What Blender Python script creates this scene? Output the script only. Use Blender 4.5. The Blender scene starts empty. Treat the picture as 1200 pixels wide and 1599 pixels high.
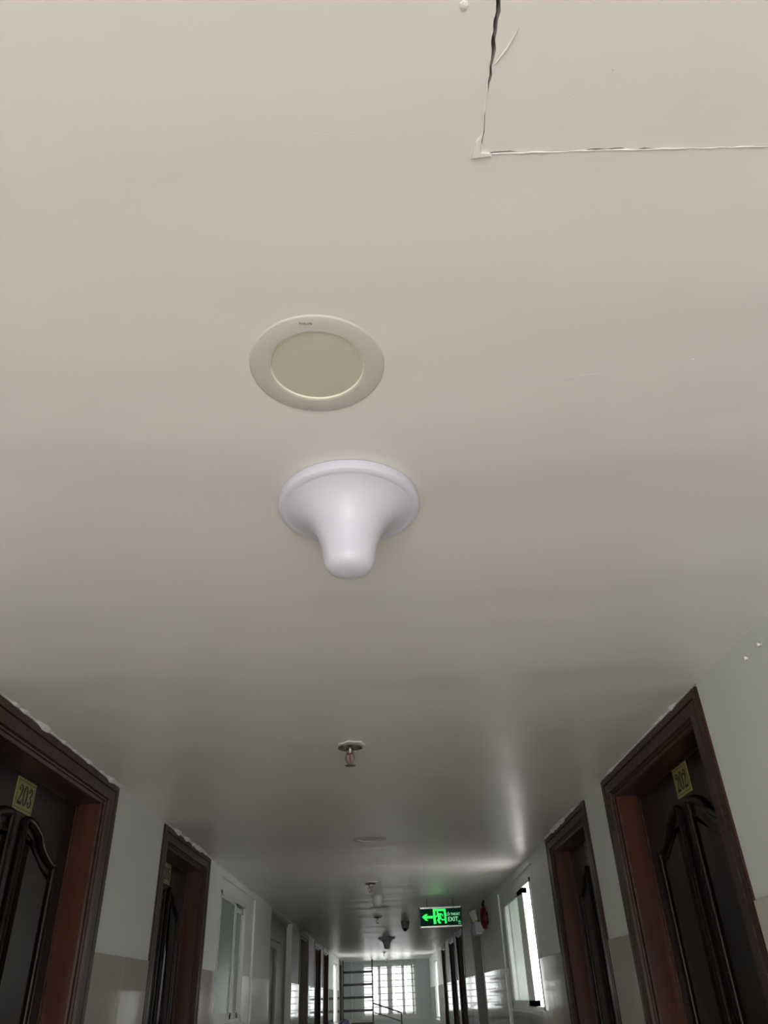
import bpy, math, random
from mathutils import Vector, Matrix
random.seed(7)
PI = math.pi

# ------------------------------------------------------------------ camera
FPX = 1159.0
def _ray(p): return Vector((p[0]-600.0, -(p[1]-799.5), -FPX))
_Y = _ray((609, 1559)).normalized()
_Z = _ray((525, -970)); _Z = (_Z - _Y*_Z.dot(_Y)).normalized()
_X = _Y.cross(_Z)
Rm = Matrix((_X, _Y, _Z)).to_4x4()
cam = bpy.data.cameras.new('camera')
cam_o = bpy.data.objects.new('camera', cam)
bpy.context.scene.collection.objects.link(cam_o)
cam_o.matrix_world = Matrix.Translation((0, 0, 1.7)) @ Rm
cam.sensor_fit = 'VERTICAL'; cam.sensor_height = 36; cam.lens = FPX*36/1599
cam.clip_start = 0.02
scene = bpy.context.scene
scene.camera = cam_o

# ------------------------------------------------------------------ world, daylight, exposure
vs = scene.view_settings
vs.view_transform = 'Standard'; vs.look = 'None'; vs.gamma = 1.0; vs.use_curve_mapping = False
vs.exposure = 0.0
world = bpy.data.worlds.new('overcast'); scene.world = world
world.use_nodes = True
bg = world.node_tree.nodes['Background']
bg.inputs['Color'].default_value = (1.0, 0.945, 0.955, 1)
bg.inputs['Strength'].default_value = 7.3

sun = bpy.data.lights.new('sun', 'SUN'); sun.energy = 14.5; sun.angle = math.radians(2.0); sun.color = (1.0, 0.945, 0.90)
sun_o = bpy.data.objects.new('sun', sun); scene.collection.objects.link(sun_o)
sun_o.rotation_euler = (math.radians(43), 0, math.radians(8))     # comes in through the added window behind the camera, onto the floor
XL, XR, H = -0.993, 0.883, 2.40
YB, YE = -2.2, 19.0            # rear wall, end wall
TH = 0.20                       # wall thickness

def portal(loc, rot, sx, sy):
    l = bpy.data.lights.new('daylight_portal', 'AREA'); l.shape = 'RECTANGLE'
    l.size = sx; l.size_y = sy; l.cycles.is_portal = True
    o = bpy.data.objects.new('daylight_portal', l); scene.collection.objects.link(o)
    o.location = loc; o.rotation_euler = rot
portal((-0.055, YB-0.25, 1.065), (PI/2, 0, 0), 1.75, 2.03)
portal((0.0, YE+0.25, 1.86), (-PI/2, 0, 0), 1.2, 1.0)
portal((XR+0.25, 5.75, 1.95), (0, PI/2, 0), 0.75, 1.25)

# ------------------------------------------------------------------ materials
def mat(name, col, rough=0.5, metal=0.0, spec=0.5, var=None, vscale=6.0, stretch=(1, 1, 1),
        bump=0.0, bscale=40.0, bstretch=(1, 1, 1), bdist=0.002, coat=0.0, emit=None, estr=0.0, detail=3.0):
    m = bpy.data.materials.new(name); m.use_nodes = True
    nt = m.node_tree; b = nt.nodes['Principled BSDF']
    b.inputs['Base Color'].default_value = (*col, 1)
    b.inputs['Roughness'].default_value = rough
    b.inputs['Metallic'].default_value = metal
    b.inputs['Specular IOR Level'].default_value = spec
    b.inputs['Coat Weight'].default_value = coat
    b.inputs['Coat Roughness'].default_value = 0.08
    tc = nt.nodes.new('ShaderNodeTexCoord')
    if var:
        mp = nt.nodes.new('ShaderNodeMapping'); mp.inputs['Scale'].default_value = stretch
        nt.links.new(tc.outputs['Object'], mp.inputs['Vector'])
        n = nt.nodes.new('ShaderNodeTexNoise'); n.inputs['Scale'].default_value = vscale
        n.inputs['Detail'].default_value = detail
        nt.links.new(mp.outputs['Vector'], n.inputs['Vector'])
        cr = nt.nodes.new('ShaderNodeValToRGB')
        cr.color_ramp.elements[0].position = 0.35; cr.color_ramp.elements[1].position = 0.65
        cr.color_ramp.elements[0].color = (*var, 1); cr.color_ramp.elements[1].color = (*col, 1)
        nt.links.new(n.outputs['Fac'], cr.inputs['Fac'])
        nt.links.new(cr.outputs['Color'], b.inputs['Base Color'])
    if bump:
        mp = nt.nodes.new('ShaderNodeMapping'); mp.inputs['Scale'].default_value = bstretch
        nt.links.new(tc.outputs['Object'], mp.inputs['Vector'])
        n = nt.nodes.new('ShaderNodeTexNoise'); n.inputs['Scale'].default_value = bscale
        n.inputs['Detail'].default_value = 2.0
        nt.links.new(mp.outputs['Vector'], n.inputs['Vector'])
        bp = nt.nodes.new('ShaderNodeBump'); bp.inputs['Strength'].default_value = bump
        bp.inputs['Distance'].default_value = bdist
        nt.links.new(n.outputs['Fac'], bp.inputs['Height'])
        nt.links.new(bp.outputs['Normal'], b.inputs['Normal'])
    if emit:
        b.inputs['Emission Color'].default_value = (*emit, 1)
        b.inputs['Emission Strength'].default_value = estr
    return m

M = {}
M['ceiling'] = mat('ceiling_paint', (0.732, 0.70, 0.67), rough=0.32, spec=0.45, var=(0.716, 0.676, 0.648), vscale=2.2,
                   bump=1.0, bscale=1.0, bstretch=(0.38, 2.5, 1), bdist=0.017)
M['patch'] = mat('plaster_patch', (0.80, 0.79, 0.75), rough=0.8, var=(0.66, 0.65, 0.62), vscale=60)
M['wall'] = mat('wall_paint', (0.79, 0.82, 0.80), rough=0.45, spec=0.4, var=(0.76, 0.79, 0.77), vscale=2.0,
                bump=0.3, bscale=3.0, bdist=0.004)
M['tile'] = mat('glazed_tile', (0.57, 0.545, 0.465), rough=0.06, spec=0.5, var=(0.54, 0.515, 0.44), vscale=5.0,
                bump=0.25, bscale=6.0, bdist=0.0015)
M['floor'] = mat('floor_tile', (0.72, 0.69, 0.65), rough=0.35, var=(0.68, 0.65, 0.61), vscale=3.0)
M['grout'] = mat('grout', (0.45, 0.42, 0.36), rough=0.9, var=(0.40, 0.37, 0.31), vscale=20)
M['wood'] = mat('varnished_frame_wood', (0.078, 0.0225, 0.0100), rough=0.34, spec=0.35, var=(0.048, 0.014, 0.007), vscale=5.0,
                stretch=(6, 6, 0.6), bump=0.15, bscale=30, bstretch=(6, 6, 0.5), bdist=0.001, coat=0.04)
M['casing'] = mat('dark_casing_wood', (0.046, 0.017, 0.0105), rough=0.34, spec=0.35, var=(0.030, 0.011, 0.007), vscale=5.0,  # moulded casing and head lining, darker than the jamb lining
                stretch=(6, 6, 0.6), bump=0.15, bscale=30, bstretch=(6, 6, 0.5), bdist=0.001, coat=0.04)
M['leaf'] = mat('varnished_leaf_wood', (0.010, 0.0038, 0.003), rough=0.30, spec=0.25, var=(0.007, 0.003, 0.0025), vscale=5.0,
                stretch=(6, 6, 0.6), bump=0.12, bscale=30, bstretch=(6, 6, 0.5), bdist=0.001, coat=0.05)
M['beige'] = mat('beige_painted_door', (0.30, 0.26, 0.16), rough=0.5, var=(0.26, 0.225, 0.14), vscale=4)
M['greydoor'] = mat('grey_steel_door', (0.33, 0.335, 0.32), rough=0.4, var=(0.30, 0.305, 0.29), vscale=4)
M['dark'] = mat('doorway_shade', (0.02, 0.02, 0.018), rough=0.8, var=(0.015, 0.015, 0.013))
M['alu'] = mat('white_aluminium', (0.74, 0.75, 0.72), rough=0.35, var=(0.70, 0.71, 0.68), vscale=3)
M['plastic'] = mat('white_plastic', (0.655, 0.645, 0.745), rough=0.30, spec=0.5, var=(0.645, 0.635, 0.735), vscale=3)
M['ring'] = mat('downlight_ring', (0.58, 0.535, 0.495), rough=0.45, var=(0.565, 0.52, 0.48), vscale=4)
M['diffuser'] = mat('downlight_diffuser', (0.555, 0.52, 0.435), rough=0.5, var=(0.54, 0.505, 0.42), vscale=4)
M['lip'] = mat('downlight_lip', (0.88, 0.85, 0.72), rough=0.4, var=(0.86, 0.83, 0.70))
M['print'] = mat('grey_print', (0.22, 0.20, 0.18), rough=0.6, var=(0.2, 0.18, 0.16))
M['chrome'] = mat('chrome', (0.62, 0.60, 0.58), rough=0.18, metal=1.0, var=(0.5, 0.48, 0.46), vscale=30)
M['bronze'] = mat('sprinkler_bronze', (0.34, 0.25, 0.20), rough=0.3, metal=1.0, var=(0.25, 0.18, 0.14), vscale=60)
M['bulb'] = mat('red_bulb', (0.35, 0.05, 0.03), rough=0.15, var=(0.30, 0.04, 0.02))
M['brass'] = mat('number_plate_brass', (0.35, 0.315, 0.11), rough=0.4, var=(0.31, 0.28, 0.095), vscale=30)
M['ink'] = mat('black_ink', (0.012, 0.011, 0.010), rough=0.5, var=(0.009, 0.008, 0.008))
M['camgrey'] = mat('dark_grey_plastic', (0.16, 0.16, 0.15), rough=0.4, var=(0.13, 0.13, 0.12))
M['black'] = mat('black_plastic', (0.015, 0.015, 0.016), rough=0.25, var=(0.01, 0.01, 0.011))
M['red'] = mat('red_enamel', (0.15, 0.006, 0.013), rough=0.3, var=(0.13, 0.005, 0.011), vscale=8)
M['detector'] = mat('cream_plastic', (0.70, 0.70, 0.62), rough=0.4, var=(0.67, 0.67, 0.59))
M['blacksteel'] = mat('black_steel', (0.018, 0.018, 0.02), rough=0.4, var=(0.012, 0.012, 0.014))
M['navy'] = mat('navy_enamel', (0.018, 0.015, 0.06), rough=0.2, var=(0.014, 0.012, 0.05))
M['cabinet'] = mat('brown_laminate', (0.14, 0.08, 0.045), rough=0.4, var=(0.11, 0.06, 0.035))
M['signgreen'] = mat('exit_panel_green', (0.002, 0.028, 0.014), rough=0.6, spec=0.15, var=(0.002, 0.024, 0.012), emit=(0.0, 0.06, 0.022), estr=0.12)
M['signglow'] = mat('exit_glow_green', (0.05, 0.5, 0.15), rough=0.4, var=(0.05, 0.48, 0.14), emit=(0.02, 1.0, 0.13), estr=0.9)
M['signwhite'] = mat('exit_glow_white', (0.4, 0.8, 0.6), rough=0.4, var=(0.4, 0.78, 0.58), emit=(0.35, 1.0, 0.55), estr=0.85)
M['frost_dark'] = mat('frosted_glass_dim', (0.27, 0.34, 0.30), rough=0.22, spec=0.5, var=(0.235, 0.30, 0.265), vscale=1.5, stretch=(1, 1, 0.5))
M['grille'] = mat('grille_paint', (0.55, 0.58, 0.57), rough=0.4, var=(0.5, 0.53, 0.52))

def glass_mat(name, trans):
    m = bpy.data.materials.new(name); m.use_nodes = True
    nt = m.node_tree; nt.nodes.clear()
    out = nt.nodes.new('ShaderNodeOutputMaterial')
    gl = nt.nodes.new('ShaderNodeBsdfGlossy'); gl.inputs['Roughness'].default_value = 0.03
    lw = nt.nodes.new('ShaderNodeLayerWeight')          # Schlick fresnel, the same from both sides of the pane
    pw = nt.nodes.new('ShaderNodeMath'); pw.operation = 'POWER'; pw.inputs[1].default_value = 5.0
    nt.links.new(lw.outputs['Facing'], pw.inputs[0])
    fr = nt.nodes.new('ShaderNodeMath'); fr.operation = 'MULTIPLY_ADD'; fr.inputs[1].default_value = 0.96; fr.inputs[2].default_value = 0.04
    nt.links.new(pw.outputs[0], fr.inputs[0])
    lw.inputs['Blend'].default_value = 0.5
    nz = nt.nodes.new('ShaderNodeTexNoise'); nz.inputs['Scale'].default_value = 3
    mx = nt.nodes.new('ShaderNodeMixShader')
    rgb = nt.nodes.new('ShaderNodeValToRGB')
    a, b = trans
    rgb.color_ramp.elements[0].color = (*a, 1); rgb.color_ramp.elements[1].color = (*b, 1)
    nt.links.new(nz.outputs['Fac'], rgb.inputs['Fac'])
    if name.startswith('frosted'):
        t = nt.nodes.new('ShaderNodeBsdfTranslucent'); gl.inputs['Roughness'].default_value = 0.2
    else:
        t = nt.nodes.new('ShaderNodeBsdfTransparent')
    nt.links.new(rgb.outputs['Color'], t.inputs['Color'])
    nt.links.new(fr.outputs[0], mx.inputs['Fac'])
    nt.links.new(t.outputs[0], mx.inputs[1]); nt.links.new(gl.outputs[0], mx.inputs[2])
    nt.links.new(mx.outputs[0], out.inputs['Surface'])
    return m
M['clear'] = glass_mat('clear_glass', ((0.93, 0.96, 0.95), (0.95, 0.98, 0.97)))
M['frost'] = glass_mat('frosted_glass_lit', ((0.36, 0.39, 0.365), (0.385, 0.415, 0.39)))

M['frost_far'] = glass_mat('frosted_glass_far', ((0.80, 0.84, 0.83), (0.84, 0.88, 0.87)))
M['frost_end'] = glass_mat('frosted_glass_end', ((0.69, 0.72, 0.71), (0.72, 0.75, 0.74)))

# ------------------------------------------------------------------ helpers
class MB:
    def __init__(s): s.v = []; s.f = []
    def add(s, vs, fs):
        o = len(s.v); s.v += [tuple(v) for v in vs]; s.f += [tuple(i+o for i in f) for f in fs]; return s
    def box(s, x0, x1, y0, y1, z0, z1):
        vs = [(x, y, z) for z in (z0, z1) for y in (y0, y1) for x in (x0, x1)]
        return s.add(vs, [(0, 2, 3, 1), (4, 5, 7, 6), (0, 1, 5, 4), (2, 6, 7, 3), (0, 4, 6, 2), (1, 3, 7, 5)])
    def lathe(s, prof, c=(0, 0, 0), n=48, axis='z'):
        vs = []; fs = []
        for (r, h) in prof:
            for k in range(n):
                a = 2*PI*k/n; p = (r*math.cos(a), r*math.sin(a), h)
                if axis == 'x': p = (h, r*math.cos(a), r*math.sin(a))
                if axis == 'y': p = (r*math.cos(a), h, r*math.sin(a))
                vs.append((p[0]+c[0], p[1]+c[1], p[2]+c[2]))
        for i in range(len(prof)-1):
            for k in range(n):
                k2 = (k+1) % n
                fs.append((i*n+k, i*n+k2, (i+1)*n+k2, (i+1)*n+k))
        fs.append(tuple(range(n))); fs.append(tuple(range((len(prof)-1)*n, len(prof)*n)))
        return s.add(vs, fs)
    def tube(s, pts, r, n=8, closed=False, flat=None):
        pts = [Vector(p) for p in pts]; m = len(pts); vs = []; fs = []
        for i, p in enumerate(pts):
            a = pts[(i-1) % m] if (closed or i > 0) else p
            b = pts[(i+1) % m] if (closed or i < m-1) else p
            t = (b-a).normalized()
            ref = Vector(flat) if flat else (Vector((0, 0, 1)) if abs(t.z) < 0.9 else Vector((1, 0, 0)))
            u = t.cross(ref).normalized(); w = u.cross(t)
            rr = r[i] if isinstance(r, (list, tuple)) else r
            for k in range(n):
                an = 2*PI*k/n
                vs.append(p + u*(rr*math.cos(an)) + w*(rr*math.sin(an)))
        for i in range(m if closed else m-1):
            j = (i+1) % m
            for k in range(n):
                k2 = (k+1) % n; fs.append((i*n+k, j*n+k, j*n+k2, i*n+k2))
        if not closed:
            fs.append(tuple(range(n))); fs.append(tuple(range((m-1)*n, m*n)))
        return s.add(vs, fs)
    def prism(s, poly, fn, d0, d1):
        """poly of (u,v); fn(u,v,d)->xyz, extruded between depths d0 and d1"""
        n = len(poly)
        vs = [fn(u, v, d0) for u, v in poly] + [fn(u, v, d1) for u, v in poly]
        fs = [tuple(range(n)), tuple(range(2*n-1, n-1, -1))]
        fs += [(i, (i+1) % n, n+(i+1) % n, n+i) for i in range(n)]
        return s.add(vs, fs)
    def mesh(s, name, m, smooth=None):
        me = bpy.data.meshes.new(name); me.from_pydata(s.v, [], s.f); me.update()
        import bmesh
        b = bmesh.new(); b.from_mesh(me); bmesh.ops.recalc_face_normals(b, faces=b.faces); b.to_mesh(me); b.free()
        me.materials.append(m)
        if smooth:
            me.shade_smooth(); me.set_sharp_from_angle(angle=math.radians(smooth))
        return me
    def build(s, name, m, parent=None, smooth=None, loc=None):
        return link(name, s.mesh(name, m, smooth), parent, loc)

def link(name, data, parent=None, loc=None):
    o = bpy.data.objects.new(name, data); scene.collection.objects.link(o)
    if parent: o.parent = parent
    if loc: o.location = loc
    return o
def tag(o, label=None, cat=None, group=None, kind=None):
    if label: o['label'] = label
    if cat: o['category'] = cat
    if group: o['group'] = group
    if kind: o['kind'] = kind
    return o
def empty(name, loc, label, cat, group=None, kind=None, rz=0):
    o = link(name, None, None, loc); o.rotation_euler[2] = rz; o.empty_display_size = 0.1
    return tag(o, label, cat, group, kind)
def copy_tree(o, parent=None):
    c = o.copy(); scene.collection.objects.link(c); c.parent = parent
    for ch in [q for q in o.children]: copy_tree(ch, c)
    return c

# ------------------------------------------------------------------ room shell
def wall_x(name, x, sgn, y0, y1, z0, z1, holes, m, label):
    """wall in the YZ plane, face at x, thickness TH away from the corridor (sgn=-1 left, +1 right)"""
    ys = sorted({y0, y1, *[h[0] for h in holes], *[h[1] for h in holes]})
    zs = sorted({z0, z1, *[h[2] for h in holes], *[h[3] for h in holes]})
    solid = lambda i, j: 0 <= i < len(ys)-1 and 0 <= j < len(zs)-1 and not any(
        h[0] <= ys[i] and ys[i+1] <= h[1] and h[2] <= zs[j] and zs[j+1] <= h[3] for h in holes)
    b = MB(); xa, xb = x, x+sgn*TH
    for i in range(len(ys)-1):
        for j in range(len(zs)-1):
            if not solid(i, j): continue
            p, q, r, t = ys[i], ys[i+1], zs[j], zs[j+1]
            for xx in (xa, xb): b.add([(xx, p, r), (xx, q, r), (xx, q, t), (xx, p, t)], [(0, 1, 2, 3)])
            if not solid(i-1, j): b.add([(xa, p, r), (xb, p, r), (xb, p, t), (xa, p, t)], [(0, 1, 2, 3)])
            if not solid(i+1, j): b.add([(xa, q, r), (xb, q, r), (xb, q, t), (xa, q, t)], [(0, 1, 2, 3)])
            if not solid(i, j-1): b.add([(xa, p, r), (xb, p, r), (xb, q, r), (xa, q, r)], [(0, 1, 2, 3)])
            if not solid(i, j+1): b.add([(xa, p, t), (xb, p, t), (xb, q, t), (xa, q, t)], [(0, 1, 2, 3)])
    return tag(b.build(name, m), label, 'wall', kind='structure')

# door openings (outer casing edges): y0, y1, style
LD = [(1.79, 2.89, 'wood'), (3.57, 4.595, 'wood'), (9.62, 10.72, 'beige'), (11.60, 12.70, 'wood'), (13.12, 14.30, 'wood'), (17.40, 18.35, 'wood')]
RD = [(2.00, 3.10, 'wood'), (3.42, 4.39, 'wood'), (8.02, 8.92, 'grey'), (10.05, 11.08, 'wood'), (11.36, 12.46, 'wood'), (13.30, 14.28, 'wood')]
CW = 0.075                      # casing laps this much outside the wall hole
HD = 2.348                      # top of the wall hole
def dh(d): return (d[0]+CW, d[1]-CW, 0.0, HD)
REC_L = (4.985, 6.33, 0.0, 2.36)       # shallow recess with the left window
REC_R = (4.95, 6.62, 0.0, 2.36)
NICHE = (7.23, 8.86, 0.0, 2.385)
WL2 = (15.6, 16.7, 1.35, 2.29); WR2 = (15.86, 16.95, 1.35, 2.29)
lholes = [dh(d) for d in LD] + [REC_L, NICHE, WL2]
rholes = [dh(d) for d in RD] + [REC_R, WR2]
wall_l = wall_x('wall_left', XL, -1, YB, YE, 0, H, lholes, M['wall'], 'left corridor wall, grey-white paint above glossy tiles, with the 203 door')
wall_r = wall_x('wall_right', XR, 1, YB, YE, 0, H, rholes, M['wall'], 'right corridor wall, grey-white paint above glossy tiles, with the 202 door')

# floor
fl = MB().box(XL-TH, XR+TH, YB-TH, YE+TH, -0.12, -0.004).build('floor', M['grout'])
tag(fl, 'beige tiled corridor floor', 'floor', kind='structure')
tw = (XR-XL)/4; n_y = int((YE-YB)/tw)+1
ft = MB().box(0.001, tw-0.001, 0.001, tw-0.001, -0.004, 0.0).mesh('floor_tile', M['floor'])
for i in range(4):
    for j in range(n_y):
        yy = YB+j*tw
        if yy+tw > YE: continue
        link('floor_tile', ft, fl, (XL+i*tw, yy, 0))

# ceiling: skin with a ragged hole for the access panel, and slab above
hx0, hx1, hy0, hy1 = 0.118, 0.640, -0.10, 0.4235
def rag(n, amp): return [random.uniform(-amp, amp) for _ in range(n)]
NJ = 70
left_edge = [(hx0 + 0.0 + r*0.8, hy0 + (hy1-hy0)*k/NJ) for k, r in zip(range(NJ+1), rag(NJ+1, 0.0016))]
far_edge = [(hx0+(hx1-hx0)*k/NJ, hy1 + r*0.4) for k, r in zip(range(NJ+1), rag(NJ+1, 0.0016))]
left_edge[-1] = far_edge[0] = (hx0-0.004, hy1)
b = MB()
x0, x1, y0, y1 = XL-TH, XR+TH, YB-TH, YE+TH
zf = lambda pts: [(x, y, H) for x, y in pts]
def ng(pts): b.add(zf(pts), [tuple(range(len(pts)))])
ng([(x0, hy0), (hx0+0.0, hy0)][:1] + left_edge + [(x0, hy1)])
ng([(x0, hy1)] + far_edge + [(x1, hy1), (x1, 2.0), (x0, 2.0)])
ng([(hx1, hy0), (x1, hy0), (x1, hy1), far_edge[-1]])
ng([(x0, y0), (x1, y0), (x1, hy0), (hx1, hy0), left_edge[0], (x0, hy0)])
ng([(x0, 2.0), (x1, 2.0), (x1, y1), (x0, y1)])
ring = left_edge + far_edge[1:] + [(hx1, hy0)]
for a, c in zip(ring, ring[1:]+ring[:1]):
    b.add([(a[0], a[1], H), (c[0], c[1], H), (c[0], c[1], H+0.03), (a[0], a[1], H+0.03)], [(0, 1, 2, 3)])
b.box(x0, x1, y0, y1, H+0.03, H+0.15)
ceiling = tag(b.build('ceiling', M['ceiling']), 'cream painted plaster ceiling of the corridor', 'ceiling', kind='structure')

# access panel with a gap that widens towards the camera side of its left edge
def gap_left(t):     # t=0 near camera, 1 at corner
    if t < 0.835: return 0.0034 + random.uniform(-0.0006, 0.0008)
    if t < 0.885: return random.uniform(0.0006, 0.0026)
    return random.uniform(0.0003, 0.0011)
pl = []
for k, (x, y) in enumerate(left_edge):
    t = k/NJ; g = min(gap_left(t), 0.006)
    pl.append((x+g, min(y, hy1-0.0009)))
pf = []
for k, (x, y) in enumerate(far_edge[1:]):
    g = 0.0004 + (0.0016 if k in (1, 2, 3, 14, 15, 17, 18, 21) else 0.0) + random.uniform(0, 0.0004)
    pf.append((min(x, hx1-0.001), y-g))
poly = pl[:-1] + [(hx0-0.002, hy1-0.001)] + pf + [(hx1-0.001, hy0+0.001)]
poly[0] = (poly[0][0], hy0+0.001)
ap = MB().prism(poly, lambda u, v, d: (u, v, H+d), 0.0006, 0.018).build('access_panel', M['ceiling'])
tag(ap, 'square painted ceiling access panel with cracked paint along its edges', 'panel')
# curled white paint along the cracks
r_ = MB()
pts = [(hx0+0.012+0.40*k/40, hy1-0.0004+random.uniform(-0.0005, 0.0005), H-0.0005) for k in range(41)]
r_.tube(pts, [random.uniform(0.0003, 0.0011) for _ in pts], n=5)
r_.build('paint_ridge', M['patch'], ap)
r_ = MB()
pts = [(hx0+0.0+random.uniform(-0.0008, 0.0008), 0.335+0.088*k/14, H-0.0004) for k in range(15)]
r_.tube(pts, [random.uniform(0.0003, 0.0011) for _ in pts], n=5)
r_.build('paint_ridge', M['patch'], ap)
r_ = MB()
r_.prism([(hx0-0.009, hy1+0.003), (hx0+0.011, hy1+0.001), (hx0+0.009, hy1-0.001), (hx0-0.001, hy1-0.002), (hx0-0.001, hy1-0.02), (hx0-0.006, hy1-0.012)],
         lambda u, v, d: (u, v, H-d), -0.001, 0.0030)
r_.build('paint_flake', M['patch'], ap)
r_ = MB(); r_.tube([(hx0+0.005, 0.338, H-0.0003), (hx0+0.014, 0.325, H-0.0007), (hx0+0.022, 0.309, H-0.0003)], [0.0006, 0.0011, 0.0005], n=5)
r_.build('paint_curl', M['patch'], ap)
# specks and chips of paint on the ceiling
for (x, y, s) in [(0.0905, 0.2905, 0.0042), (0.232, 0.3455, 0.0012), (0.312, 0.503, 0.0014), (0.434, 0.722, 0.0018), (0.20, 0.370, 0.001), (0.40, 0.60, 0.001)]:
    q = MB(); k = 7
    q.lathe([(s*0.95, 0.0), (s*0.8, -s*0.35), (s*0.3, -s*0.5)], (x, y, H), n=k)
    q.build('paint_speck', M['patch'], ceiling)
for (p0, p1) in [((-0.42, 0.864), (-0.10, 0.838)), ((0.16, 0.76), (0.32, 0.742)), ((-0.075, 0.395), (0.0, 0.402))]:
    q = MB(); n = 16
    pts = [(p0[0]+(p1[0]-p0[0])*k/n, p0[1]+(p1[1]-p0[1])*k/n+random.uniform(-.001, .001), H+0.0002) for k in range(n+1)]
    q.tube(pts, [random.uniform(0.0002, 0.0004) for _ in pts], n=5)
    q.build('joint_ridge', M['ceiling'], ceiling)

# end wall with window
EW = (-0.60, 0.585, 1.365, 2.345)
b = MB()
b.box(XL-TH, EW[0], YE, YE+TH, 0, H); b.box(EW[1], XR+TH, YE, YE+TH, 0, H)
b.box(EW[0], EW[1], YE, YE+TH, 0, EW[2]); b.box(EW[0], EW[1], YE, YE+TH, EW[3], H)
tag(b.build('wall_end', mat('end_wall_paint', (0.60, 0.66, 0.67), rough=0.5, var=(0.57, 0.63, 0.64), vscale=2)),
    'pale blue-grey wall closing the far end of the corridor', 'wall', kind='structure')
# rear wall behind the camera: its big unseen window is added to light the near ceiling
RWIN = (-0.93, 0.82, 0.05, 2.08)
b = MB()
b.box(XL-TH, RWIN[0], YB-TH, YB, 0, H); b.box(RWIN[1], XR+TH, YB-TH, YB, 0, H)
b.box(RWIN[0], RWIN[1], YB-TH, YB, 0, RWIN[2]); b.box(RWIN[0], RWIN[1], YB-TH, YB, RWIN[3], H)
tag(b.build('wall_rear', M['wall']), 'grey-white wall with a tall added window behind the viewpoint', 'wall', kind='structure')
w = empty('window_5', (0, YB-0.1, 0), 'tall white-framed window, unseen, added behind the viewpoint to let in daylight', 'window', kind='structure')
b = MB()
for xx in (RWIN[0], RWIN[1]-0.04, -0.075): b.box(xx, xx+0.04, -0.03, 0.03, RWIN[2], RWIN[3])
b.box(RWIN[0], RWIN[1], -0.03, 0.03, RWIN[2], RWIN[2]+0.04); b.box(RWIN[0], RWIN[1], -0.03, 0.03, RWIN[3]-0.04, RWIN[3])
b.build('window_frame', M['alu'], w)
for xa, xb in ((RWIN[0]+0.04, -0.075), (-0.035, RWIN[1]-0.04)):
    MB().box(xa, xb, -0.003, 0.003, RWIN[2]+0.04, RWIN[3]-0.04).build('pane', M['clear'], w)

# ------------------------------------------------------------------ tiled wainscot
WZ = 1.865
tile_cache = {}
def tile_mesh(w_, h_, sgn):
    k = (round(w_, 4), round(h_, 4), sgn)
    if k not in tile_cache:
        g = 0.0004; bv = 0.0012; t = 0.006
        b = MB()
        # slightly cushioned edge
        o = [(g, g), (w_-g, g), (w_-g, h_-g), (g, h_-g)]
        i = [(g+bv, g+bv), (w_-g-bv, g+bv), (w_-g-bv, h_-g-bv), (g+bv, h_-g-bv)]
        vs = [(0, u, v) for u, v in o] + [(-sgn*(t-0.0005), u, v) for u, v in o] + [(-sgn*t, u, v) for u, v in i]
        fs = [(0, 3, 2, 1)] + [(a, (a+1) % 4, 4+(a+1) % 4, 4+a) for a in range(4)] + [(4+a, 4+(a+1) % 4, 8+(a+1) % 4, 8+a) for a in range(4)] + [(8, 9, 10, 11)]
        tile_cache[k] = b.add(vs, fs).mesh('wall_tile', M['tile'])
    return tile_cache[k]
def tile_run(wall, x, sgn, ya, yb, top=WZ):
    if yb-ya < 0.02: return
    n = max(1, round((yb-ya)/0.40)); tw_ = (yb-ya)/n
    z = top
    while z > 0.01:
        h_ = min(0.60, z)
        for k in range(n):
            o = link('wall_tile', tile_mesh(tw_, h_, sgn), wall, (x, ya+k*tw_, z-h_))
            o.rotation_euler[2] = random.uniform(-0.0004, 0.0004)
        z -= h_
def runs(doors, extra):
    cuts = sorted([(d[0], d[1]) for d in doors] + extra); y = YB; out = []
    for a, c in cuts:
        out.append((y, a)); y = c
    out.append((y, YE)); return out
for a, c in runs(LD, [REC_L[:2], NICHE[:2], (15.6, 16.7)]): tile_run(wall_l, XL, -1, a, c)
for a, c in runs(RD, [REC_R[:2], (15.86, 16.95)]): tile_run(wall_r, XR, 1, a, c)
tile_run(wall_l, XL, -1, 15.6, 16.7, 1.33); tile_run(wall_r, XR, 1, 15.86, 16.95, 1.33)

# ------------------------------------------------------------------ doors
def casing(mb, sgn, d, prof, legs=True, head=True):
    """prof: list of (offset inward from the outer edge, protrusion); mitred three-sided sweep"""
    y0, y1 = d[0], d[1]; zt = H-0.004
    for (a, p), (c, q) in zip(prof[:-1], prof[1:]):
        # left leg, head, right leg as strips
        P = lambda o, pr, y, z: (-sgn*pr, y, z)
        L0 = [(-sgn*p, y0+a, 0), (-sgn*q, y0+c, 0), (-sgn*q, y0+c, zt-c*HS), (-sgn*p, y0+a, zt-a*HS)]
        Hh = [(-sgn*p, y0+a, zt-a*HS), (-sgn*q, y0+c, zt-c*HS), (-sgn*q, y1-c, zt-c*HS), (-sgn*p, y1-a, zt-a*HS)]
        R0 = [(-sgn*p, y1-a, zt-a*HS), (-sgn*q, y1-c, zt-c*HS), (-sgn*q, y1-c, 0), (-sgn*p, y1-a, 0)]
        for f, on in ((L0, legs), (Hh, head), (R0, legs)):
            if on: mb.add(f, [(0, 1, 2, 3)])
PROF = [(0.0, -0.002), (0.0, 0.006), (0.003, 0.008), (0.030, 0.008), (0.033, 0.003), (0.037, 0.003), (0.040, 0.007), (0.082, 0.006), (0.086, -0.003),
        (0.091, -0.004), (0.094, -0.010), (0.107, -0.012), (0.110, -0.018), (0.110, -0.092), (0.122, -0.092), (0.122, -0.145)]
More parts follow.
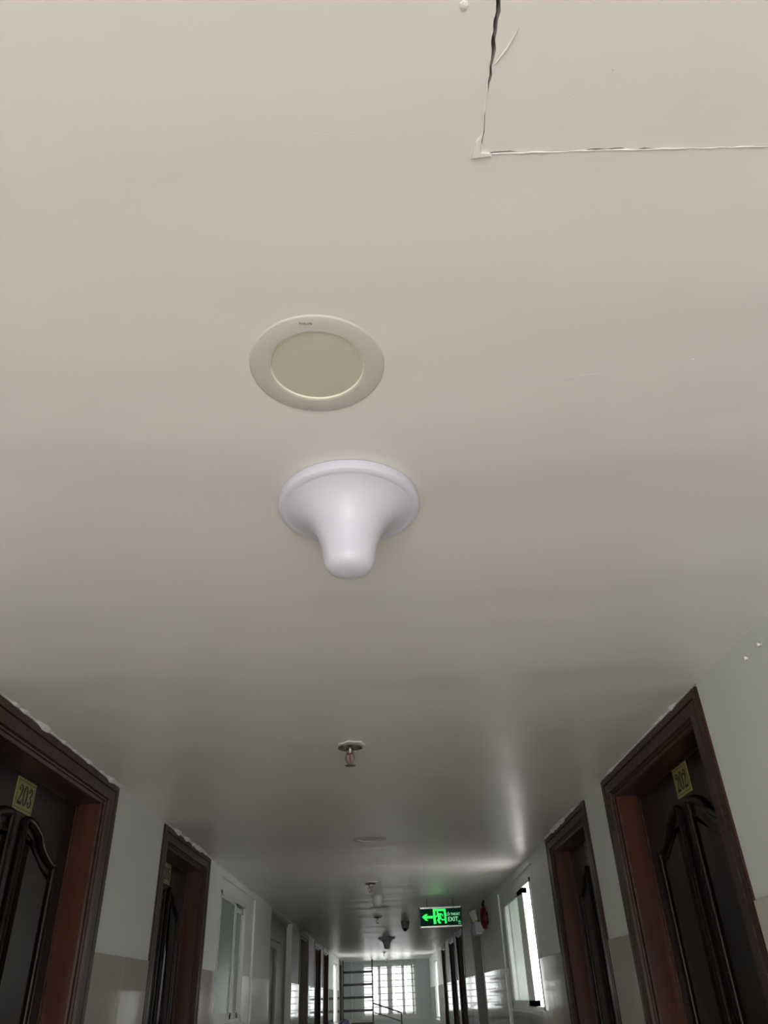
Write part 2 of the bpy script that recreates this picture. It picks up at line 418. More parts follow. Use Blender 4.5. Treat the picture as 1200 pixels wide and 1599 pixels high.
HS = 0.72                       # the head of the frame is narrower than its legs
def arch_panel(u0, u1, v0, vlow, vhigh, n=14):
    """panel outline, u0 = side by the centre stile (high), u1 = outer side (low)"""
    pts = [(u0, v0), (u1, v0), (u1, vlow)]
    for k in range(1, n+1):
        t = k/n; s = t*t*(3-2*t)
        if t < 1: pts.append((u1+(u0-u1)*t, vlow+(vhigh-vlow)*s + 0.012*math.sin(PI*t)*(1 if t > .5 else -0.2)))
    pts.append((u0, vhigh)); return pts
def inset(poly, d):
    n = len(poly); out = []
    area = sum(poly[i][0]*poly[(i+1) % n][1]-poly[(i+1) % n][0]*poly[i][1] for i in range(n))
    sg = 1 if area > 0 else -1
    for i in range(n):
        a = Vector(poly[i-1]); b_ = Vector(poly[i]); c = Vector(poly[(i+1) % n])
        e1 = (b_-a).normalized(); e2 = (c-b_).normalized()
        n1 = Vector((-e1.y, e1.x))*sg; n2 = Vector((-e2.y, e2.x))*sg
        nn = (n1+n2); nn.normalize()
        out.append(tuple(b_+nn*(d/max(0.5, nn.dot(n1)))))
    return out
door_n = [0]
def wood_door(wall_x_, sgn, d, label, uc=None, mats=('wood', 'leaf'), panels=True, group=None):
    door_n[0] += 1
    root = empty('door_%d' % door_n[0], (wall_x_, 0, 0), label, 'door', kind='structure', group=group)
    k = 12                       # profile index where the moulded casing ends and the lining begins
    dark = 'casing' if mats[0] == 'wood' else mats[0]
    b = MB(); casing(b, sgn, d, PROF[:k+1]); b.build('casing', M[dark], root)
    b = MB(); casing(b, sgn, d, PROF[k:], legs=False); b.build('head_lining', M[dark], root)
    b = MB(); casing(b, sgn, d, PROF[k:], head=False); b.build('jamb_lining', M[mats[0]], root)
    lx = sgn*0.097; ya, yb = d[0]+0.112, d[1]-0.112; zt = H-0.004-0.082
    cy = (ya+yb)/2
    leaf = MB().box(min(lx, lx+sgn*0.04), max(lx, lx+sgn*0.04), ya-0.009, yb+0.009, 0.0005, zt+0.006).build('door_leaf', M[mats[1]], root)
    fn = lambda u, v, dd: (lx-sgn*dd, cy+u, v)
    if panels:
        hw = (yb-ya)/2
        for s in (-1, 1):
            for (poly) in (arch_panel(s*0.045, s*(hw-0.115), 0.98, zt-0.215, zt-0.122), [(s*0.045, 0.16), (s*(hw-0.115), 0.16), (s*(hw-0.115), 0.84), (s*0.045, 0.84)]):
                m_ = MB(); m_.tube([fn(u, v, 0.004) for u, v in poly], 0.013, n=8, closed=True, flat=(1, 0, 0))
                m_.build('panel_moulding', M[mats[1]], leaf, smooth=50)
                p1 = inset(poly, 0.030); p2 = inset(poly, 0.052); n = len(poly)
                q = MB(); vs = [fn(u, v, 0.0) for u, v in p1] + [fn(u, v, 0.010) for u, v in p2]
                q.add(vs, [(i, (i+1) % n, n+(i+1) % n, n+i) for i in range(n)] + [tuple(range(n, 2*n))])
                q.build('raised_panel', M[mats[1]], leaf)
    hy = yb-0.06
    h_ = MB(); h_.box(min(lx, lx-sgn*0.008), max(lx, lx-sgn*0.008), hy-0.022, hy+0.022, 0.92, 1.14)
    h_.tube([(lx-sgn*0.005, hy, 1.05), (lx-sgn*0.05, hy, 1.05), (lx-sgn*0.055, hy-0.02, 1.05), (lx-sgn*0.055, hy-0.12, 1.045)], 0.009, n=8)
    h_.build('door_handle', M['chrome'], leaf, smooth=40)
    # ragged plaster lapping over the head of the frame
    r = MB(); k = 34; yy = [d[0]-0.005+(d[1]-d[0]+0.01)*i/k for i in range(k+1)]
    run = 0.0
    vs = []; fs = []
    for i, y in enumerate(yy):
        run = max(0.0, min(1.0, run+random.uniform(-0.6, 0.6)))
        low = 0.002+0.012*run*run*(1 if 0.06 < i/k < 0.96 else 0.3)
        vs += [(-sgn*0.001, y, H), (-sgn*(0.009+0.016*run), y, H), (-sgn*(0.0095+0.002*run), y, H-low), (-sgn*0.001, y, H-low)]
    for i in range(k):
        for a in range(4): fs.append((i*4+a, i*4+(a+1) % 4, i*4+4+(a+1) % 4, i*4+4+a))
    r.add(vs, fs).build('plaster_edge', M['patch'], root)
    return root

labels_l = ['dark brown varnished door with arched panels and number plate 203', 'dark brown varnished door with arched panels next to the dim frosted window',
            'beige door with a beige frame, between grey recess and dark doors', 'far dark brown door next to the beige door',
            'far dark brown door before the far left-hand window', 'narrow dark brown door beside the black barrier at corridor end']
labels_r = ['dark brown varnished door with arched panels and number plate 202', 'dark brown varnished door with arched panels next to the bright daylit window',
            'dull grey door below the emergency light', 'far dark brown door next after the grey door',
            'far dark brown door between two other dark doors opposite the beige door', 'last dark brown door before the far right-hand window']
for d, lb in zip(LD, labels_l):
    if d[2] == 'wood': wood_door(XL, -1, d, lb)
    else: wood_door(XL, -1, d, lb, mats=('beige', 'beige'))
for d, lb in zip(RD, labels_r):
    if d[2] == 'wood': wood_door(XR, 1, d, lb)
    else: wood_door(XR, 1, d, lb, mats=('greydoor', 'greydoor'))

# ------------------------------------------------------------------ number plates
def stroke(pts):
    """variable-width stroke polygon from (x,y,w)"""
    L = []; Rr = []
    for i, (x, y, w_) in enumerate(pts):
        a = Vector(pts[max(0, i-1)][:2]); c = Vector(pts[min(len(pts)-1, i+1)][:2]); t = (c-a).normalized(); nn = Vector((-t.y, t.x))
        L.append((x+nn.x*w_/2, y+nn.y*w_/2)); Rr.append((x-nn.x*w_/2, y-nn.y*w_/2))
    return [[L[i], L[i+1], Rr[i+1], Rr[i]] for i in range(len(pts)-1)]
def blob(x, y, r): return [[(x+r*math.cos(2*PI*k/10), y+r*math.sin(2*PI*k/10)) for k in range(10)]]
def digit(c):
    if c == '0':
        return [[(0.28+rx*math.cos(a), 0.5+ry*math.sin(a)) for (rx, ry, a) in ((.27, .5, t0), (.27, .5, t1), (.11, .45, t1), (.11, .45, t0))]
                for t0, t1 in ((2*PI*k/20, 2*PI*(k+1)/20) for k in range(20))]
    if c == '2':
        return stroke([(.12, .74, .05), (.13, .88, .06), (.27, .965, .07), (.41, .87, .14), (.43, .72, .17), (.36, .50, .13), (.22, .27, .07), (.09, .10, .05)]) + \
            blob(.14, .75, .095) + stroke([(.05, .075, .15), (.30, .075, .15), (.42, .07, .14), (.52, .06, .11)]) + stroke([(.50, .02, .04), (.53, .28, .04)])
    if c == '3':
        return stroke([(.10, .80, .05), (.14, .92, .06), (.26, .965, .07), (.40, .88, .14), (.42, .75, .16), (.37, .61, .12), (.22, .535, .05)]) + blob(.14, .80, .085) + \
            stroke([(.22, .525, .05), (.38, .46, .12), (.45, .30, .17), (.42, .13, .15), (.27, .035, .07), (.13, .08, .06), (.09, .20, .05)]) + blob(.13, .21, .09)
    if c == '4':
        return stroke([(.36, 0.03, .17), (.36, .98, .17)]) + stroke([(.34, .97, .05), (.04, .30, .05)]) + stroke([(.03, .28, .07), (.55, .28, .07)]) + stroke([(.22, .02, .05), (.50, .02, .05)])
    if c == '5':
        return stroke([(.14, .92, .15), (.46, .92, .15)]) + stroke([(.13, .97, .05), (.11, .50, .05)]) + \
            stroke([(.11, .52, .05), (.22, .60, .06), (.37, .54, .13), (.44, .33, .17), (.40, .13, .14), (.25, .035, .07), (.12, .09, .06), (.09, .2, .05)]) + blob(.13, .21, .09)
def number_plate(text, x, sgn, y, z, lab):
    # reading direction: viewer faces the wall
    root = empty('number_plate', (x-sgn*0.0995*0-sgn*0.0, y, z), lab, 'number plate', 'door number plates')
    fn = lambda u, v, dd: (-sgn*dd, -sgn*u, v)
    pw, ph = 0.132, 0.092
    MB().prism([(-pw/2, -ph/2), (pw/2, -ph/2), (pw/2, ph/2), (-pw/2, ph/2)], fn, 0.0, 0.003).build('plate', M['brass'], root)
    b = MB(); e = 0.007; t = 0.0016
    for (a0, a1, c0, c1) in ((-pw/2+e, pw/2-e, -ph/2+e, -ph/2+e+t), (-pw/2+e, pw/2-e, ph/2-e-t, ph/2-e), (-pw/2+e, -pw/2+e+t, -ph/2+e, ph/2-e), (pw/2-e-t, pw/2-e, -ph/2+e, ph/2-e)):
        b.prism([(a0, c0), (a1, c0), (a1, c1), (a0, c1)], fn, 0.0028, 0.0034)
    b.build('border_line', M['ink'], root)
    hgt = 0.058; wd = 0.060; adv = 0.0345
    for i, ch in enumerate(text):
        b = MB(); off = -1.5*adv + i*adv + 0.0005
        for pg in digit(ch):
            b.prism([(off+p[0]*wd, -hgt/2+p[1]*hgt) for p in pg], fn, 0.0028, 0.0038)
        b.build('digit', M['ink'], root)
LXL, LXR = XL-0.097, XR+0.097
number_plate('203', LXL, -1, 2.352, 2.252, 'yellow brass door plate reading 203, the most legible of the plates')
number_plate('205', LXL, -1, 4.068, 2.258, 'small brass plate on the dark door next to the dim frosted window')
number_plate('202', LXR, 1, 2.517, 2.262, 'dim brass door plate reading 202, facing plate 203 across the corridor')
number_plate('204', LXR, 1, 3.875, 2.258, 'small brass plate on the dark door next to the bright daylit window')

# ------------------------------------------------------------------ recesses with sliding windows
def recess_window(n, wall, x, sgn, rec, op, panes, m_glass, label, depth=0.013, dim=False, bars=False):
    """rec: recess (y0,y1,z0,z1); op: window opening inside it; panes: list (y0,y1,layer)"""
    xb = x+sgn*depth
    b = MB(); y0, y1, z0, z1 = rec; p, q, r, t = op
    xo = x+sgn*(TH-0.001)
    lo, hi = min(xb, xo), max(xb, xo)
    b.box(lo, hi, y0+.0005, p, z0, z1-.0005); b.box(lo, hi, q, y1-.0005, z0, z1-.0005)
    b.box(lo, hi, p, q, z0, r); b.box(lo, hi, p, q, t, z1-.0005)
    if dim: b.box(min(xo, xo-sgn*0.02), max(xo, xo-sgn*0.02), p, q, r, t)
    back = b.build('recess_back', M['wall'], wall)
    for (a, c, top) in ((y0+.001, p, WZ), (q, y1-.001, WZ), (p, q, r-0.012)):
        k = max(1, round((c-a)/0.4)); 
        z = top
        while z > 0.01:
            h_ = min(0.60, z)
            for i in range(k):
                link('wall_tile', tile_mesh((c-a)/k, h_, sgn), wall, (xb, a+i*(c-a)/k, z-h_))
            z -= h_
    root = empty('window_%d' % n, (xb+sgn*0.012, 0, 0), label, 'window', kind='structure')
    f = MB(); e = 0.022; dx = 0.020
    f.box(-dx, dx, p, p+e, r, t); f.box(-dx, dx, q-e, q, r, t); f.box(-dx, dx, p, q, r, r+e); f.box(-dx, dx, p, q, t-e, t)
    f.build('window_frame', M['alu'], root)
    for (a, c, layer, top, sn, sf, gl) in panes:
        lx = -sgn*0.009*layer; h2 = 0.008
        sash = MB(); s = 0.030; zz0, zz1 = r+e, top
        sash.box(lx-h2, lx+h2, a, a+sn, zz0, zz1); sash.box(lx-h2, lx+h2, c-sf, c, zz0, zz1)
        sash.box(lx-h2, lx+h2, a, c, zz0, zz0+s); sash.box(lx-h2, lx+h2, a, c, zz1-s, zz1)
        so = sash.build('sash', M['alu'], root)
        MB().box(lx-0.002, lx+0.002, a+sn, c-sf, zz0+s, zz1-s).build('pane', M[gl], so)
    sl = MB().box(min(-sgn*0.036, 0), max(-sgn*0.036, 0), p-0.02, q+0.02, r-0.012, r+0.004).build('window_sill', M['alu'], root)
    if bars:
        zb = r+0.09
        while zb < t-0.05:
            MB().tube([(sgn*0.06, p, zb), (sgn*0.06, q, zb)], 0.007, n=8).build('grille_bar', M['grille'], root, smooth=50)
            zb += 0.165
    return root
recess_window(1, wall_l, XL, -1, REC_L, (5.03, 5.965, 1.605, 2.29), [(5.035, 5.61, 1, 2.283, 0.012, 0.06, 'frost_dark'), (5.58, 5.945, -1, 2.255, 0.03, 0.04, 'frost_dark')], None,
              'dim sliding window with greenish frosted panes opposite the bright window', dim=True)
recess_window(2, wall_r, XR, 1, REC_R, (5.12, 6.40, 1.605, 2.30), [(5.465, 6.16, -1, 2.278, 0.06, 0.03, 'clear'), (5.445, 6.378, 1, 2.278, 0.24, 0.03, 'frost')], None,
              'bright sliding window with daylit frosted panes slid partly open', bars=True)

def small_window(n, wall, x, sgn, op, label):
    p, q, r, t = op; xb = x+sgn*0.05
    root = empty('window_%d' % n, (xb, 0, 0), label, 'window', kind='structure')
    f = MB(); e = 0.035
    f.box(-.03, .03, p, p+e, r, t); f.box(-.03, .03, q-e, q, r, t); f.box(-.03, .03, p, q, r, r+e); f.box(-.03, .03, p, q, t-e, t)
    f.box(-.02, .02, (p+q)/2-.02, (p+q)/2+.02, r, t)
    f.build('window_frame', M['alu'], root)
    for a, c in ((p+e, (p+q)/2-.02), ((p+q)/2+.02, q-e)):
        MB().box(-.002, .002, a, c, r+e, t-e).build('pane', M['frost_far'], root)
    MB().box(min(-sgn*.075, 0), max(-sgn*.075, 0), p-.02, q+.02, r-.014, r+.002).build('window_sill', M['alu'], root)
small_window(3, wall_l, XL, -1, WL2, 'far white-framed bright window past the last pair of dark doors, in the left wall')
small_window(4, wall_r, XR, 1, WR2, 'far white-framed bright window past the last dark door, in the right wall')

# grey recessed niche with a steel service door, left
xb = XL-0.058
b = MB(); y0, y1 = NICHE[0]+.0005, NICHE[1]-.0005; D = (7.27, 8.06, 2.15)
b.box(XL-TH+.001, xb, y0, D[0], 0, NICHE[3]-.0005); b.box(XL-TH+.001, xb, D[1], y1, 0, NICHE[3]-.0005)
b.box(XL-TH+.001, xb, D[0], D[1], D[2], NICHE[3]-.0005)
b.build('niche_back', M['greydoor'], wall_l)
b = MB(); b.box(xb, xb+0.012, y0, D[1]+0.25, D[2]+0.035, D[2]+0.075); b.box(xb, xb+0.008, y0, y1, NICHE[3]-0.03, NICHE[3]-0.0006)
b.build('niche_trim', M['greydoor'], wall_l)
door_n[0] += 1
root = empty('door_%d' % door_n[0], (xb, 0, 0), 'grey steel service door standing ajar in a shallow grey recess', 'door', kind='structure')
f = MB(); f.box(-.06, .012, D[0], D[0]+.03, 0, D[2]); f.box(-.06, .012, D[1]-.03, D[1], 0, D[2]); f.box(-.06, .012, D[0], D[1], D[2]-.03, D[2])
f.build('door_frame', M['greydoor'], root)
lf = MB().box(-.05, -.012, D[0]+.22, D[1]-.03, 0.01, D[2]-.03).build('door_leaf', M['greydoor'], root)
MB().box(-.135, -.125, D[0]+.03, D[1]-.03, 0.0, D[2]-.03).build('shade_backing', M['dark'], root)  # near-black sheet painted in for the shade inside the doorway
h_ = MB(); h_.box(-.012, -.006, D[0]+.26, D[0]+.30, .95, 1.12); h_.tube([(-.01, D[0]+.28, 1.05), (.035, D[0]+.28, 1.05), (.04, D[0]+.38, 1.05)], .008)
h_.build('door_handle', M['chrome'], lf, smooth=40)

# ------------------------------------------------------------------ end window
root = empty('window_6', (0, YE+0.06, 0), 'overexposed barred window in the far end wall', 'window', kind='structure')
p, q, r, t = EW; e = 0.035
f = MB(); f.box(p, p+e, -.05, .05, r, t); f.box(q-e, q, -.05, .05, r, t); f.box(p, q, -.05, .05, r, r+e); f.box(p, q, -.05, .05, t-e, t)
f.build('window_frame', M['alu'], root)
for (a, c, dy) in ((-0.57, -0.215, 0.015), (-0.215, -0.015, -0.015), (0.035, 0.30, 0.015), (0.30, 0.51, -0.015)):
    s = 0.027; sash = MB(); z0, z1 = r+e, t-e
    sash.box(a, a+s, dy-.014, dy+.014, z0, z1); sash.box(c-s, c, dy-.014, dy+.014, z0, z1); sash.box(a, c, dy-.014, dy+.014, z0, z0+s); sash.box(a, c, dy-.014, dy+.014, z1-s, z1)
    so = sash.build('sash', M['alu'], root)
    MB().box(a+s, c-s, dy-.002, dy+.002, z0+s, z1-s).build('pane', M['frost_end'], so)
MB().box(-0.015, 0.035, -.03, .03, r, t).build('mullion', M['alu'], root)
MB().box(0.51, q-e, -.02, .0, r+e, t-e).build('pane', M['frost'], root)
z = r+0.075
while z < t:
    MB().tube([(p, -.045, z), (q, -.045, z)], .009, n=6).build('grille_bar', M['grille'], root); z += 0.117
for xx in (-0.39, -0.12, 0.165, 0.40):
    MB().tube([(xx, -.053, r), (xx, -.053, t)], .005, n=6).build('grille_bar', M['grille'], root)
MB().box(p-.03, q+.03, -.085, -.05, r-.03, r+.002).build('window_sill', M['alu'], root)

# ------------------------------------------------------------------ ceiling fittings
# LED downlights
dl = empty('recessed_downlight', (-0.068, 0.712, H), 'round unlit downlight with cream diffuser, flush with ceiling near the access panel', 'downlight', 'ceiling downlights')
R0 = 0.0885; ri = 0.0617
MB().lathe([(R0-0.003, 0.002), (R0, -0.0005), (R0-0.0008, -0.0020), (R0-0.0025, -0.0027), (ri+0.003, -0.0036), (ri+0.0010, -0.0034), (ri, -0.0028), (ri, 0.0005), (ri-0.001, 0.002)], n=72).build('trim_ring', M['ring'], dl, smooth=40)
MB().lathe([(ri-0.0002, 0.0015), (ri-0.0002, -0.0026), (ri-0.0010, -0.0024), (ri-0.0022, 0.0015)], n=72).build('inner_lip', M['lip'], dl, smooth=40)
MB().lathe([(ri-0.0018, 0.001), (ri-0.0018, -0.0008), (0.02, -0.0012)], n=72).build('diffuser', M['diffuser'], dl, smooth=40)
def text_mesh(s, size, m, name, extrude=0.0):
    cu = bpy.data.curves.new(name, 'FONT'); cu.body = s; cu.size = size; cu.align_x = 'CENTER'; cu.align_y = 'CENTER'; cu.extrude = extrude; cu.resolution_u = 3
    o = bpy.data.objects.new(name, cu); scene.collection.objects.link(o)
    dg = bpy.context.evaluated_depsgraph_get(); dg.update()
    me = bpy.data.meshes.new_from_object(o.evaluated_get(dg)); bpy.data.objects.remove(o); bpy.data.curves.remove(cu)
    me.name = name; me.materials.clear(); me.materials.append(m); return me
lt = link('ring_lettering', text_mesh('PHILIPS', 0.0052, M['print'], 'ring_lettering', 0.0002), dl, (-0.008, -0.0763, -0.0034))
lt.rotation_euler = (PI, 0, math.radians(4)); 
for (x, y, lb) in [(-0.076, 4.18, 'round unlit downlight between the first and second sprinklers'), (-0.066, 7.64, 'round unlit downlight just behind the cream smoke detector')]:
    c = copy_tree(dl); c.location = (x, y, H); c['label'] = lb
c = None

# bell-shaped indoor antennas
an = empty('ceiling_antenna', (-0.0410, 1.032, H), 'large white bell-shaped ceiling antenna beside the nearest downlight', 'antenna', 'bell-shaped ceiling antennas')
RA = 0.1175
MB().lathe([(RA-0.004, 0.0), (RA-0.001, -0.001), (RA, -0.004), (RA, -0.013), (RA-0.001, -0.0165), (RA-0.004, -0.0185), (RA-0.010, -0.0192)], n=96).build('rim', M['plastic'], an, smooth=40)
prof = [(RA-0.0095, -0.0170), (RA-0.010, -0.0185), (0.1035, -0.0195), (0.095, -0.0225), (0.086, -0.0270), (0.077, -0.033), (0.0685, -0.040), (0.0610, -0.0485), (0.0550, -0.058), (0.0503, -0.069),
        (0.0465, -0.081), (0.0437, -0.093), (0.0415, -0.105), (0.0400, -0.114), (0.0378, -0.1205), (0.0335, -0.1260), (0.0265, -0.1297), (0.017, -0.1318), (0.006, -0.1325)]
MB().lathe([(r, h if h > -0.03 else -0.03+(h+0.03)*1.045) for r, h in prof], n=96).build('bell', M['plastic'], an, smooth=60)
MB().lathe([(0.006, -0.1320), (0.005, -0.1340), (0.003, -0.1345)], (0.007, 0.018, -0.0017), n=16).build('tip_mark', M['plastic'], an, smooth=40)
c = copy_tree(an); c.location = (-0.016, 11.75, H); c['label'] = 'bell-shaped ceiling antenna hanging far down the corridor past the dome camera'

# sprinklers
sp = empty('sprinkler_head', (-0.103, 2.46, H), 'pendent sprinkler with white plaster patch, between antenna and second downlight', 'sprinkler', 'pendent fire sprinklers')
pp = MB(); k = 18
poly = [(0.037*(1+random.uniform(-.12, .25))*math.cos(2*PI*i/k), 0.040*(1+random.uniform(-.12, .2))*math.sin(2*PI*i/k)) for i in range(k)]
pp.prism(poly, lambda u, v, d: (u+0.006, v-0.010, -d), 0.0, 0.0035); patch = pp.build('plaster_patch', M['patch'], sp)
MB().lathe([(0.0400, -0.0085), (0.0405, -0.0105), (0.036, -0.0125), (0.022, -0.0165), (0.015, -0.018)], n=40).build('escutcheon', M['chrome'], sp, smooth=50)
MB().lathe([(0.0125, 0.0), (0.0125, -0.022), (0.0135, -0.022), (0.0135, -0.028), (0.009, -0.030)], n=20).build('body', M['chrome'], sp, smooth=40)
fr = MB()
for s in (-1, 1):
    fr.tube([(s*0.0095, 0, -0.028), (s*0.0135, 0, -0.036), (s*0.0140, 0, -0.044), (s*0.0105, 0, -0.053), (s*0.003, 0, -0.059), (0, 0, -0.061)], 0.0027, n=8)
fr.lathe([(0.004, -0.057), (0.005, -0.061), (0.004, -0.066)], n=12)
fr.build('frame_arms', M['bronze'], sp, smooth=50)
MB().lathe([(0.001, -0.028), (0.0024, -0.031), (0.0024, -0.052), (0.001, -0.056)], n=12).build('glass_bulb', M['bulb'], sp, smooth=50)
df = MB(); n = 12; vs = []
poly = []
for i in range(n*4):
    a = 2*PI*i/(n*4); rr = 0.0180 if (i % 4) in (0, 1) else 0.0125
    poly.append((rr*math.cos(a), rr*math.sin(a)))
df.prism(poly, lambda u, v, d: (u, v, -d), 0.0645, 0.0662); df.build('deflector', M['bronze'], sp)
for (x, y, lb) in [(-0.113, 5.90, 'pendent sprinkler just before the cream smoke detector'), (-0.098, 8.55, 'pendent sprinkler just past the cream smoke detector and its downlight'),
                   (-0.075, 15.4, 'distant pendent sprinkler seen behind the far bell-shaped antenna'), (-0.04, 18.5, 'most distant pendent sprinkler, close to the end window')]:
    c = copy_tree(sp); c.location = (x, y, H); c['label'] = lb

# smoke detector (inverted cup)
sd = empty('smoke_detector', (-0.071, 6.74, H), 'cream cup-shaped smoke detector hanging between two sprinklers', 'smoke detector')
MB().lathe([(0.047, 0.0), (0.048, -0.008), (0.045, -0.012)], n=40).build('base', M['detector'], sd, smooth=40)
MB().lathe([(0.0445, -0.011), (0.043, -0.020), (0.037, -0.062), (0.034, -0.072), (0.028, -0.077), (0.01, -0.079)], n=40).build('chamber', M['detector'], sd, smooth=40)

# dome camera
dc = empty('security_camera', (0.196, 9.25, H), 'dark grey turret security camera on the ceiling left of exit sign', 'camera')
MB().lathe([(0.046, 0.0), (0.047, -0.010), (0.044, -0.030), (0.042, -0.034)], n=36).build('base', M['camgrey'], dc, smooth=40)
ey = MB(); pr = [(0.041*math.sin(PI*k/14)+0.0004, -0.048+0.044*math.cos(PI*k/14)) for k in range(15)]
ey.lathe(pr, n=32); ey.build('eyeball', M['camgrey'], dc, smooth=60)
le = MB().lathe([(0.018, 0.0), (0.019, -0.010), (0.014, -0.013)], n=24).build('lens', M['black'], dc, smooth=40)
le.location = (-0.004, -0.022, -0.079); le.rotation_euler = (math.radians(-38), 0, 0)

# ------------------------------------------------------------------ exit sign
ex = empty('exit_sign', (0.452, 7.10, H), 'green glowing exit sign box with arrow and running figure', 'exit sign')
SW, SH = 0.362, 0.150; zt = -0.068; zc = zt-SH/2
b = MB(); b.box(-SW/2, SW/2, -.012, .012, zt-SH+.010, zt-.010)
b.build('panel', M['signgreen'], ex)
MB().box(-SW/2+.008, SW/2-.008, -.014, .014, zt-.011, zt).build('edge_rail', M['chrome'], ex)
MB().box(-SW/2+.008, SW/2-.008, -.014, .014, zt-SH, zt-SH+.011).build('edge_rail', M['chrome'], ex)
for s in (-1, 1):
    MB().box(s*(SW/2-.004)-.005, s*(SW/2-.004)+.005, -.0145, .0145, zt-SH-.001, zt+.001).build('end_cap', M['black'], ex)
    MB().tube([(s*.11, 0, zt-.002), (s*.11, 0, 0)], .004, n=8).build('hanger_rod', M['camgrey'], ex, smooth=50)
fnx = lambda u, v, d: (u, -d, zc+v)
def sign_poly(name, polys, m, d1=.0135):
    b = MB()
    for pg in polys: b.prism(pg, fnx, .0118, d1)
    return b.build(name, m, ex)
# pixel map of the sign face: u = (px-590)/1005*SW, v = (408-py)/500*SH   (sheared slightly in the photo)
def S(x, y):
    yy = y + (x-590)*0.055
    return ((x-590-(yy-408)*0.05)/1005*SW, (408-yy)/515*SH)
sign_poly('arrow', [[S(148, 418), S(230, 340), S(290, 340), S(248, 388), S(405, 380), S(405, 448), S(248, 452), S(300, 508), S(240, 510)]], M['signglow'])
sign_poly('door_symbol', [[S(400, 205), S(700, 195), S(705, 255), S(455, 265), S(485, 585), S(425, 590)], [S(655, 250), S(705, 250), S(732, 565), S(688, 572)]], M['signglow'])
sign_poly('running_figure', [
    [(S(512, 290)[0]+.0075*math.cos(2*PI*k/12), S(512, 290)[1]+.0075*math.sin(2*PI*k/12)) for k in range(12)],
    [S(490, 320), S(550, 312), S(590, 345), S(598, 430), S(560, 470), S(520, 440), S(525, 385)],
    [S(535, 318), S(605, 310), S(640, 350), S(648, 395), S(625, 392), S(612, 352), S(560, 350)],
    [S(500, 345), S(530, 375), S(500, 415), S(455, 425), S(452, 395), S(480, 385)],
    [S(540, 430), S(600, 430), S(560, 495), S(600, 560), S(570, 582), S(535, 560), S(500, 490)],
    [S(560, 400), S(600, 420), S(620, 465), S(690, 455), S(692, 490), S(620, 500), S(575, 455)]], M['signglow'])
def sign_text(s, size, x, y, m, sx=1.0, name='lettering'):
    me = text_mesh(s, size, m, name, 0.0006)
    o = link(name, me, ex, (S(x, y)[0], -.0128, zc+S(x, y)[1])); o.rotation_euler = (PI/2, 0, 0); o.scale = (sx, 1, 1)
    return o
sign_text('LỐI THOÁT', 0.0285, 872, 335, M['signwhite'], 0.80)
sign_text('EXIT', 0.046, 872, 462, M['signwhite'], 0.92)
sign_poly('logo_mark', [[S(990, 500), S(1022, 478), S(1056, 500), S(1056, 540), S(990, 540)], [S(1000, 555), S(1056, 555), S(1056, 582), S(1000, 582)]], mat('exit_logo_green', (.05, .3, .12), emit=(.05, .55, .15), estr=0.5, var=(.05, .28, .11)))

# ------------------------------------------------------------------ fire alarm bell and emergency light on the right wall
fb = empty('fire_alarm_bell', (XR, 7.42, 2.262), 'red fire alarm bell with black bracket on right wall', 'alarm bell')
MB().lathe([(0.088, -0.016), (0.091, -0.020), (0.090, -0.030), (0.083, -0.044), (0.066, -0.055), (0.04, -0.062), (0.012, -0.064)], n=48, axis='x').build('gong', M['red'], fb, smooth=50)
MB().lathe([(0.05, 0.0), (0.05, -0.018)], n=32, axis='x').build('backplate', M['black'], fb, smooth=40)
MB().lathe([(0.008, -0.060), (0.008, -0.068), (0.004, -0.070)], n=16, axis='x').build('centre_bolt', M['chrome'], fb, smooth=40)
b = MB(); b.tube([(-0.024, 0.0, 0.070), (-0.030, 0.008, 0.105), (-0.020, 0.004, 0.136)], [0.014, 0.012, 0.008], n=10); b.build('black_bracket', M['black'], fb, smooth=50)
el = empty('emergency_light', (XR, 7.95, 2.18), 'white twin-head emergency light on right wall beside red bell', 'emergency light')
b = MB(); fnb = lambda u, v, d: (-d, u, v)
b.prism([(-.14, .012), (-.125, 0), (.125, 0), (.14, .012), (.12, .082), (-.12, .082)], fnb, 0.0, 0.072); b.build('housing', M['plastic'], el)
MB().box(-.066, -.012, -.10, .10, -.014, .001).build('base_tray', M['detector'], el)
for yy, tilt in ((-.075, 0.10), (.075, -0.06)):
    hd = MB().lathe([(0.014, 0.0), (0.017, 0.006), (0.024, 0.060), (0.026, 0.085), (0.022, 0.088)], n=24).build('lamp_head', M['detector'], el, smooth=40)
    hd.location = (-0.055, yy, 0.098); hd.rotation_euler = (tilt, -0.25, 0)
    MB().tube([(-0.045, yy, 0.078), (-0.055, yy, 0.104)], 0.008, n=10).build('swivel', M['chrome'], el, smooth=40)

# wall screws high on the right wall
for i, (y, z) in enumerate([(1.683, 2.350), (1.607, 2.353)]):
    ws = empty('wall_screw', (XR, y, z), 'small bright screw in a wall plug, high on the bare right wall', 'screw', 'screws left in the right wall')
    MB().lathe([(0.0055, 0.0), (0.0055, -0.0012)], n=14, axis='x').build('plug', M['grille'], ws)
    MB().lathe([(0.0030, -0.001), (0.0042, -0.006), (0.0036, -0.0085), (0.001, -0.0095)], n=14, axis='x').build('screw_head', M['lip'], ws, smooth=40)

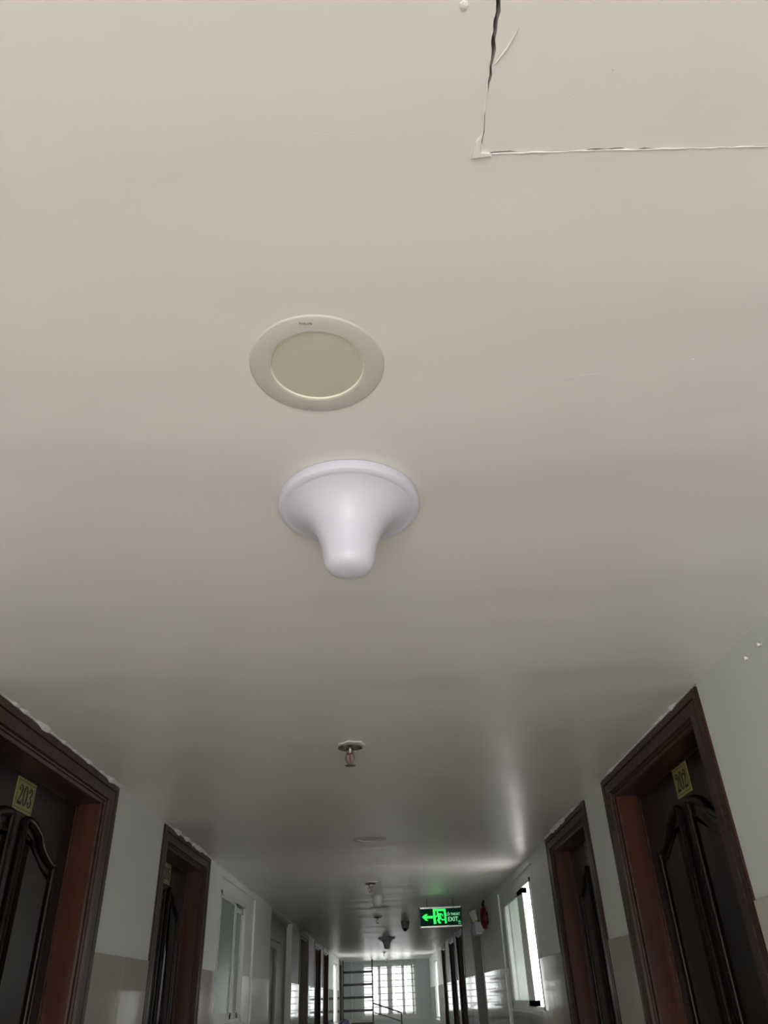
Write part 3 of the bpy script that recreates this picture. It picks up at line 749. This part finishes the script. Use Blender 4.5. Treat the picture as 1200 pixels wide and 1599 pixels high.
# ------------------------------------------------------------------ black barrier and handrail at the far end
YBAR = 18.25
br = empty('steel_barrier', (0, YBAR, 0), 'black steel barrier of horizontal bars from floor to ceiling near the end window', 'barrier')
MB().box(-.363, -.333, -.015, .015, 0, H).build('post', M['blacksteel'], br)
MB().box(XL+.02, XL+.045, -.015, .015, 0, H).build('post', M['blacksteel'], br)
z = 2.185
while z > 0.1:
    MB().box(XL+.04, -.345, -.016, .016, z-.021, z+.021).build('bar', M['blacksteel'], br); z -= 0.2235
hr = empty('handrail', (0, YBAR-0.03, 0), 'sloping black steel handrail with lower rail beside the barrier', 'handrail')
MB().tube([(-.335, 0, 1.628), (.222, 0, 1.452)], .014, n=10).build('top_rail', M['blacksteel'], hr, smooth=50)
MB().tube([(-.335, 0, 1.478), (.222, 0, 1.305)], .009, n=8).build('lower_rail', M['blacksteel'], hr, smooth=50)
MB().tube([(-.335, 0, 0.82), (.222, 0, 0.65)], .009, n=8).build('lower_rail', M['blacksteel'], hr, smooth=50)
MB().box(.212, .240, -.014, .014, 0, 1.462).build('newel_post', M['blacksteel'], hr)
wp = MB().tube([(-.815, YE-.03, 0.0), (-.815, YE-.03, H)], .017, n=12).build('wall_pipe', M['alu'], smooth=50)
tag(wp, 'thin white vertical pipe on the end wall behind the black barrier', 'pipe')

# helmet on a narrow cabinet by the far left door
hc = empty('shoe_cabinet', (-0.86, 16.9, 0), 'narrow brown cabinet against left wall under the navy helmet', 'cabinet')
MB().box(-.12, .12, -.25, .25, 0, 1.16).build('body', M['cabinet'], hc)
for yy in (-.125, .125): MB().box(.12, .134, yy-.118, yy+.118, .06, 1.12).build('door', M['cabinet'], hc)
hm = empty('helmet', (-0.86, 16.9, 1.16), 'dark navy rounded helmet by the last left-hand door', 'helmet')
pr = [(0.10, 0.0), (0.118, 0.03)] + [(0.122*math.cos(a)+0.0005, 0.125+0.122*math.sin(a)) for a in [PI/2*k/10-0.35 for k in range(2, 13)] if a <= PI/2]
pr.append((0.002, 0.247))
MB().lathe(pr, n=40).build('shell', M['navy'], hm, smooth=60)
